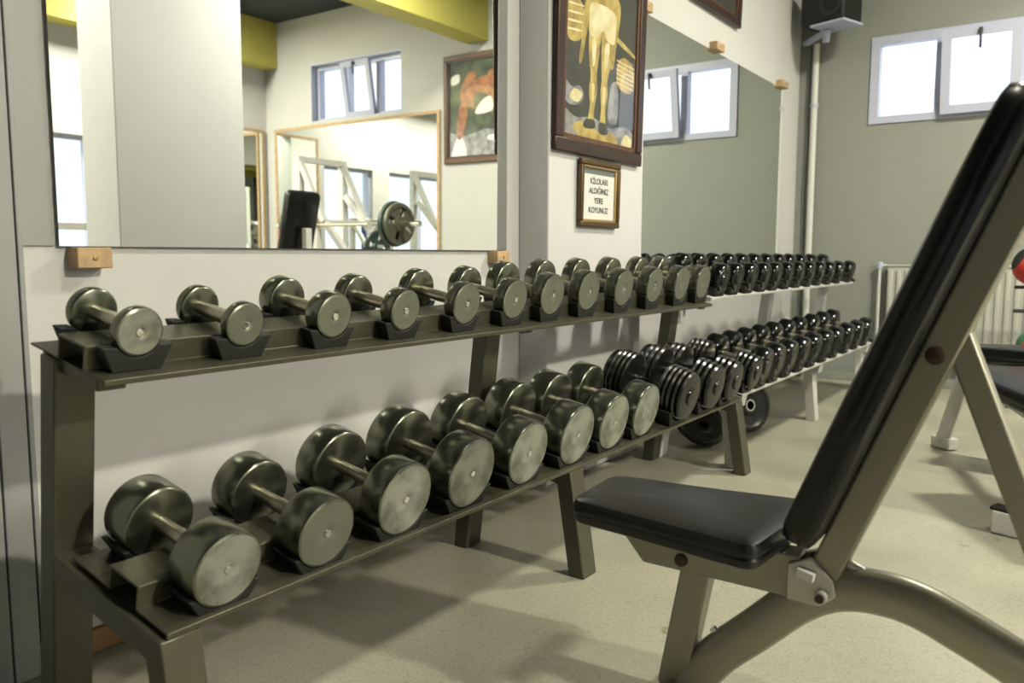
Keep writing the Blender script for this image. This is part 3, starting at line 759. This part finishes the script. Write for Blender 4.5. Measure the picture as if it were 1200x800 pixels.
b = MB(); b.beam(wl(-.13, 3.66, .405), wl(-.13, 3.66, .45), .05, .05); b.build('pad_support', M['white_steel'], t, bevel=.003)
b = MB(); b.beam(wl(-.40, 4.485, .475), wl(.34, 4.36, .475), .05, .05); b.build('cross_rail', M['white_steel'], t, bevel=.003)
b = MB(); b.beam(wl(.30, 4.366, .47), wl(.33, 4.36, .0), .055, .05); b.build('side_leg', M['white_steel'], t, bevel=.003)

# ball stand beyond it
t = thing('ball_stand', 'dark upright ball stand near the radiator at the right edge', 'stand', (-.12, 6.25, 0))
b = MB(); b.tube([(0, 0, .03), (0, 0, 1.15)], .022, 12, side=(1, 0, 0)); b.build('post', M['steel_dark'], t)
b = MB(); b.beam((-.26, 0, .02), (.26, 0, .02), .06, .04); b.beam((0, -.22, .02), (0, .22, .02), .06, .04, side=(1, 0, 0)); b.build('foot', M['steel_dark'], t, bevel=.004)
for z in (.315, .645, .80):
    b = MB(); b.beam((-.25, -.02, z), (.25, -.02, z), .10, .02); b.build('shelf', M['steel_dark'], t, bevel=.003)
def ball(label, loc, R, m1, m2):
    t = thing('medicine_ball', label, 'ball', loc, (.4, .5, .3), 'medicine balls')
    b = MB(); N = 18
    b.slot = 0; b.lathe([(-R * math.cos(PI * k / N), R * math.sin(PI * k / N)) for k in range(4, N - 3)], n=32); b.build('shell', m1, t)
    b = MB()
    for sg in (1, -1):
        b.lathe([(sg * -R * math.cos(PI * k / N), R * math.sin(PI * k / N)) for k in range(0, 5)], n=32)
    b.build('end_panel', m2, t)
ball('red medicine ball with black ends on the stand\'s upper shelf', (-.27, 6.19, .94), .125, M['red'], M['rubber'])
ball('red and green medicine ball on the stand\'s lowest shelf', (-.25, 6.21, .425), .095, M['red'], M['green'])

# ------------------------------------------------------------------ back wall fittings
t = thing('radiator', 'white ribbed panel radiator on the back wall under the window', 'radiator', (-.80, YB - .075, .22))
b = MB(); wv = []
x = -.45
b.span((-.45, -.012, 0), (.45, .04, .70))
while x < .44:
    b.prism([(x, -.012, .03), (x + .012, -.028, .03), (x + .033, -.028, .03), (x + .045, -.012, .03)], (0, 0, .64)); x += .06
b.build('panel', M['radiator'], t, bevel=.003)
b = MB(); b.span((-.46, -.02, .70), (.46, .045, .715)); b.build('top_grille', M['radiator'], t, bevel=.003)
b = MB(); b.tube(smooth_path([(-.47, .015, .10), (-.50, .015, .10), (-.51, .015, .14), (-.51, .015, .66), (-.50, .015, .70), (-.46, .015, .71)], 5), .012, 10); b.build('feed_pipe', M['pipe'], t)
b = MB(); b.lathe([(0, .018), (.05, .022), (.055, .016), (.055, 0)], (-.51, .015, .68), (0, 0, 1), 16); b.build('valve', M['upvc'], t)
for x in (-.3, .3):
    b = MB(); b.span((x - .02, .04, .08), (x + .02, .06, .62)); b.build('wall_bracket', M['radiator'], t)

t = thing('standpipe', 'white vertical pipe running up the back wall beside the corner', 'pipe', (-1.865, YB - .04, 0))
b = MB(); b.tube([(0, 0, 0), (0, 0, 2.68)], .026, 16, side=(1, 0, 0)); b.build('pipe', M['pipe'], t)
for z in (.9, 2.2):
    b = MB(); b.lathe([(-.012, .034), (.012, .034)], (0, 0, z), (0, 0, 1), 16); b.span((-.01, .03, z - .01), (.01, .04, z + .01)); b.build('pipe_clip', M['upvc'], t)
b = MB()
cab = smooth_path([(XL + .10, YB - .012, 2.95), (XL + .085, YB - .012, 2.6), (XL + .075, YB - .012, 2.2), (XL + .085, YB - .012, 1.9), (XL + .068, YB - .012, 1.5), (XL + .078, YB - .012, 1.1), (XL + .070, YB - .012, .8), (XL + .074, YB - .012, .4)], 5)
b.tube([p for p in cab], .006, 8); tag(b.build('cable', M['wall_grey']), 'thin grey cable hanging down the far corner of the back wall', 'cable')

t = thing('speaker', 'black loudspeaker on a white bracket high in the far corner', 'speaker', (-1.72, YB - .30, 2.79), (0, 0, math.radians(-18)))
b = MB(); b.span((-.16, -.12, -.05), (.20, .14, .24)); b.build('cabinet', M['rubber'], t, bevel=.02)
b = MB(); b.lathe([(0, .095), (.012, .10), (.014, .085), (-.01, .04), (-.004, .02), (-.002, 0)], (.10, -.118, .085), (0, -1, 0), 28); b.build('woofer', M['black_iron'], t)
t2 = thing('speaker_bracket', 'white angled shelf bracket under the black loudspeaker', 'bracket', (-1.72, YB - .30, 2.716), (0, 0, math.radians(-18)))
b = MB(); b.span((-.06, -.14, -.0), (.22, .12, .018)); b.build('plate', M['upvc'], t2, bevel=.003)
b = MB(); b.beam((.0, 0, -.012), (-.25, .1, -.045), .05, .03); b.build('arm', M['upvc'], t2, bevel=.003)
b = MB(); b.beam((.0, 0, -.005), (-.02, .02, -.09), .05, .03); b.build('brace', M['upvc'], t2, bevel=.003)

# ------------------------------------------------------------------ machines seen in the near mirror
t = thing('incline_bench', 'white-framed machine with tall black back pad, seen reflected', 'bench', (1.86, 4.72, 0), (0, 0, math.radians(180))); O = Vector((0, 0, 0))
b = MB(); b.beam((-.5, 0, .05), (.6, 0, .05), .07, .07); b.beam((-.5, -.3, .03), (-.5, .3, .03), .07, .06, side=(1, 0, 0)); b.beam((.6, -.3, .03), (.6, .3, .03), .07, .06, side=(1, 0, 0)); b.build('base', M['white_steel'], t, bevel=.005)
b = MB(); b.beam((-.2, 0, .08), (-.2, 0, .45), .07, .07); b.beam((.33, 0, .08), (.33, 0, 1.2), .06, .06); b.build('upright', M['white_steel'], t, bevel=.005)
nb = V(-.97, 0, .24); db = V(.24, 0, .97)
def q4(c, u, v, a, w): return dens(rounded([c - u * a - v * w, c + u * a - v * w, c + u * a + v * w, c - u * a + v * w], .05), .09)
pad('back_pad', q4(V(.19, 0, 1.09), db, V(0, 1, 0), .44, .17), .08, nb, M['vinyl'], t, crown=.01)
pad('seat_pad', q4(V(-.18, 0, .48), V(1, 0, 0), V(0, 1, 0), .22, .17), .07, (0, 0, 1), M['vinyl'], t, crown=.01)

t = thing('press_machine', 'white tubular leg press frame with slanted rails, seen reflected', 'machine', (2.15, 6.0, 0))
b = MB()
for y in (-.28, .28): b.beam((-.75, y, .25), (.55, y, 1.60), .06, .06)
b.build('rail', M['white_steel'], t, bevel=.005)
b = MB()
for y in (-.30, .30): b.beam((.62, y, 0), (.62, y, 1.98), .07, .07); b.beam((-.8, y, .03), (.8, y, .03), .06, .06); b.beam((.62, y, 1.95), (.25, y, 1.30), .055, .055)
b.beam((.62, -.3, 1.95), (.62, .3, 1.95), .06, .06, side=(1, 0, 0)); b.beam((-.75, -.3, .12), (-.75, .3, .12), .06, .06, side=(1, 0, 0)); b.beam((.25, -.3, 1.30), (.25, .3, 1.30), .05, .05, side=(1, 0, 0))
b.build('frame', M['white_steel'], t, bevel=.005)
b = MB(); b.beam((-.05, 0, .86), (.18, 0, .62), .62, .04); b.build('foot_plate', M['steel_dark'], t, bevel=.004)
pad('back_pad', q4(V(-.72, 0, .42), V(.5, 0, .86), V(0, 1, 0), .32, .19), .07, (-.86, 0, .5), M['vinyl'], t, crown=.01)

# barbell on stand with plates
BX, BY, BZ = 1.83, 5.36, 1.25
t = thing('barbell_stand', 'white bench press stand with two uprights, seen reflected', 'stand', (BX, BY, 0))
for x in (-.45, .30):
    b = MB(); b.beam((x, 0, .0), (x, 0, BZ - .03), .06, .06); b.beam((x, -.03, BZ - .03), (x, -.06, BZ + .05), .05, .02, side=(1, 0, 0)); 
    b.beam((x - .03, 0, BZ - .20), (x - .12, 0, BZ - .20), .03, .03) if x < 0 else None
    b.build('upright', M['white_steel'], t, bevel=.004)
    b = MB(); b.beam((x, -.2, .03), (x, .2, .03), .07, .06, side=(1, 0, 0)); b.build('foot', M['white_steel'], t, bevel=.004)
b = MB(); b.beam((-.45, 0, .35), (.30, 0, .35), .05, .05); b.build('crossbar', M['white_steel'], t, bevel=.004)
t = thing('barbell', 'long chrome barbell resting on the white stand, seen reflected', 'barbell', (BX - .08, BY, BZ + .002))
b = MB(); b.tube([(-.62, 0, 0), (.62, 0, 0)], .014, 14); b.build('bar', M['handle'], t)
for sg in (1, -1):
    b = MB(); b.lathe([(sg * .60, 0), (sg * .60, .034), (sg * .615, .034), (sg * .615, .024), (sg * .95, .024), (sg * .95, 0)], n=20); b.build('sleeve', M['bolt'], t)
def holed_plate(label, loc, R, mface):
    t = thing('weight_plate', label, 'weight plate', loc, group='plates on the barbell'); th = .04
    b = MB(); n = 48
    # face ring with four round openings
    us = []
    prof = [(-th / 2, .025), (-th / 2, R * .30), (-th / 2, R * .30)]
    b.lathe([(-th / 2, .025), (-th / 2, R * .36), (th / 2, R * .36), (th / 2, .025), (-th / 2, .025)], n=n)
    b.lathe([(-th / 2, R * .80), (-th / 2, R * .97), (0, R), (th / 2, R * .97), (th / 2, R * .80), (-th / 2, R * .80)], n=n)
    for k in range(4):
        a = 2 * PI * k / 4 + .5; pts = []
        for j in range(7):
            q = a - .52 + 1.04 * j / 6; pts.append((q, R * .82))
        inner = [(a + .50 - 1.0 * j / 6, R * .34) for j in range(7)]
        poly = [V(-th * .35, r * math.cos(q), r * math.sin(q)) for (q, r) in pts + inner]
        b.prism(poly, (th * .7, 0, 0))
    b.build('disc', mface, t)
holed_plate('smaller dark plate stored on the white barbell stand peg, seen reflected', (BX - .51, BY, BZ - .20), .15, M['plate_iron'])
xs = BX - .08
for (dx, R, m_, lab) in ((-.645, .205, 'plate_iron', 'large dark inner plate on the barbell end nearest the mirror, seen reflected'), (-.70, .19, 'plate_bronze', 'bronze-faced outer plate on the barbell end nearest the mirror, seen reflected'),
                         (.645, .205, 'plate_iron', 'large dark inner plate on the far barbell end, seen reflected'), (.70, .19, 'plate_bronze', 'bronze-faced outer plate on the far barbell end, seen reflected')):
    holed_plate(lab, (xs + dx, BY, BZ + .002), R, M[m_])

t = thing('cable_machine', 'white upright cable machine with black weight stack by right wall, seen reflected', 'machine', (4.25, 5.65, 0))
b = MB()
for y in (-.25, .25): b.beam((0, y, 0), (0, y, 1.45), .06, .06); b.beam((0, y, 1.42), (-.5, y, .75), .05, .05); b.beam((-.55, y, .03), (.2, y, .03), .06, .06)
b.beam((0, -.25, 1.42), (0, .25, 1.42), .06, .06, side=(1, 0, 0)); b.build('frame', M['white_steel'], t, bevel=.004)
b = MB()
for k in range(9): b.span((-.06, -.17, .14 + k * .062), (.10, .17, .195 + k * .062))
b.build('weight_stack', M['rubber'], t, bevel=.004)
b = MB(); b.span((.03, -.04, .72), (.05, .04, 1.38)); b.build('guide', M['blue'], t, bevel=.003)
t = thing('cable_machine', 'white cable machine frame nearest the side window, seen reflected past the pillar', 'machine', (3.9, 3.95, 0))
b = MB()
for y in (-.25, .25): b.beam((0, y, 0), (0, y, 1.25), .07, .07); b.beam((-.02, y, 1.2), (.45, y, .5), .06, .06); b.beam((-.3, y, .03), (.5, y, .03), .06, .06)
b.beam((0, -.25, 1.22), (0, .25, 1.22), .07, .07, side=(1, 0, 0)); b.build('frame', M['white_steel'], t, bevel=.004)
pad('seat_pad', q4(V(-.2, 0, .5), V(1, 0, 0), V(0, 1, 0), .18, .17), .07, (0, 0, 1), M['vinyl'], t, crown=.01)
b = MB(); b.beam((-.2, 0, .06), (-.2, 0, .47), .06, .06); b.build('seat_post', M['white_steel'], t, bevel=.004)

# ------------------------------------------------------------------ lamps and daylight
LAMPS = [(.35, 1.75, 56), (.35, 4.75, 185), (4.2, 1.9, 560), (4.2, 5.0, 150)]
NAMES = ['above the foreground bench', 'above the white bench', 'by the right wall, level with the foreground bench', 'by the right wall, near the back corner']
for (x, y, LAMP), nm in zip(LAMPS, NAMES):
    t = thing('ceiling_lamp', 'twin tube fluorescent ceiling lamp ' + nm, 'lamp', (x, y, ZC), group='ceiling lamps')
    b = MB(); b.span((-.33, -.10, -.06), (.33, .10, 0)); b.build('housing', M['lamp_body'], t, bevel=.006)
    for dx in (-.05, .05):
        b = MB(); b.tube([(-.30, dx, -.085), (.30, dx, -.085)], .014, 10); b.build('tube', M['tube_light'], t)
    L = bpy.data.lights.new('fluorescent_light', 'AREA'); L.shape = 'RECTANGLE'; L.size = .44; L.size_y = .14; L.energy = LAMP; L.color = (1, .965, .83)
    o = bpy.data.objects.new('fluorescent_light', L); C.objects.link(o); o.location = (x, y, ZC - .105)
# light portals in the openings guide the sky light through the windows
def portal(loc, rot, sx, sy):
    L = bpy.data.lights.new('window_portal', 'AREA'); L.shape = 'RECTANGLE'; L.size = sx; L.size_y = sy; L.cycles.is_portal = True
    o = bpy.data.objects.new('window_portal', L); C.objects.link(o); o.location = loc; o.rotation_euler = rot
for (x0, x1, z0, z1) in (W1, W2): portal(((x0 + x1) / 2, YB + T, (z0 + z1) / 2), (-PI / 2, 0, 0), x1 - x0, z1 - z0)
for (y0, y1, z0, z1) in SIDE: portal((XR + T, (y0 + y1) / 2, (z0 + z1) / 2), (0, PI / 2, 0), z1 - z0, y1 - y0)
for (x0, x1, z0, z1) in FRONT: portal(((x0 + x1) / 2, YF - T, (z0 + z1) / 2), (PI / 2, 0, 0), x1 - x0, z1 - z0)

w = bpy.data.worlds.new('sky'); S.world = w; w.use_nodes = True
w.node_tree.nodes['Background'].inputs['Color'].default_value = (.86, .92, 1, 1)
w.node_tree.nodes['Background'].inputs['Strength'].default_value = 2.2

# ------------------------------------------------------------------ camera
cam = bpy.data.cameras.new('camera'); co = bpy.data.objects.new('camera', cam); C.objects.link(co); S.camera = co
cam.sensor_width = 36; cam.lens = 947.67 / 1200 * 36; cam.clip_start = .02
yaw, pitch, roll = math.radians(35.2274), math.radians(6.0759), math.radians(.1158)
co.location = (0, 0, 1)
F = V(-math.sin(yaw) * math.cos(pitch), math.cos(yaw) * math.cos(pitch), -math.sin(pitch)); R0 = V(math.cos(yaw), math.sin(yaw), 0); U0 = R0.cross(F)
Rr = R0 * math.cos(roll) + U0 * math.sin(roll); Uu = U0 * math.cos(roll) - R0 * math.sin(roll)
co.rotation_euler = Matrix((Rr, Uu, -F)).transposed().to_euler()
cam.dof.use_dof = True; cam.dof.focus_distance = 2.5; cam.dof.aperture_fstop = 3.2

S.view_settings.view_transform = 'Standard'; S.view_settings.look = 'None'; S.view_settings.gamma = 1; S.view_settings.use_curve_mapping = False
S.view_settings.exposure = -.36
S.cycles.diffuse_bounces = 1; S.cycles.max_bounces = 10; S.cycles.glossy_bounces = 8; S.cycles.transparent_max_bounces = 12
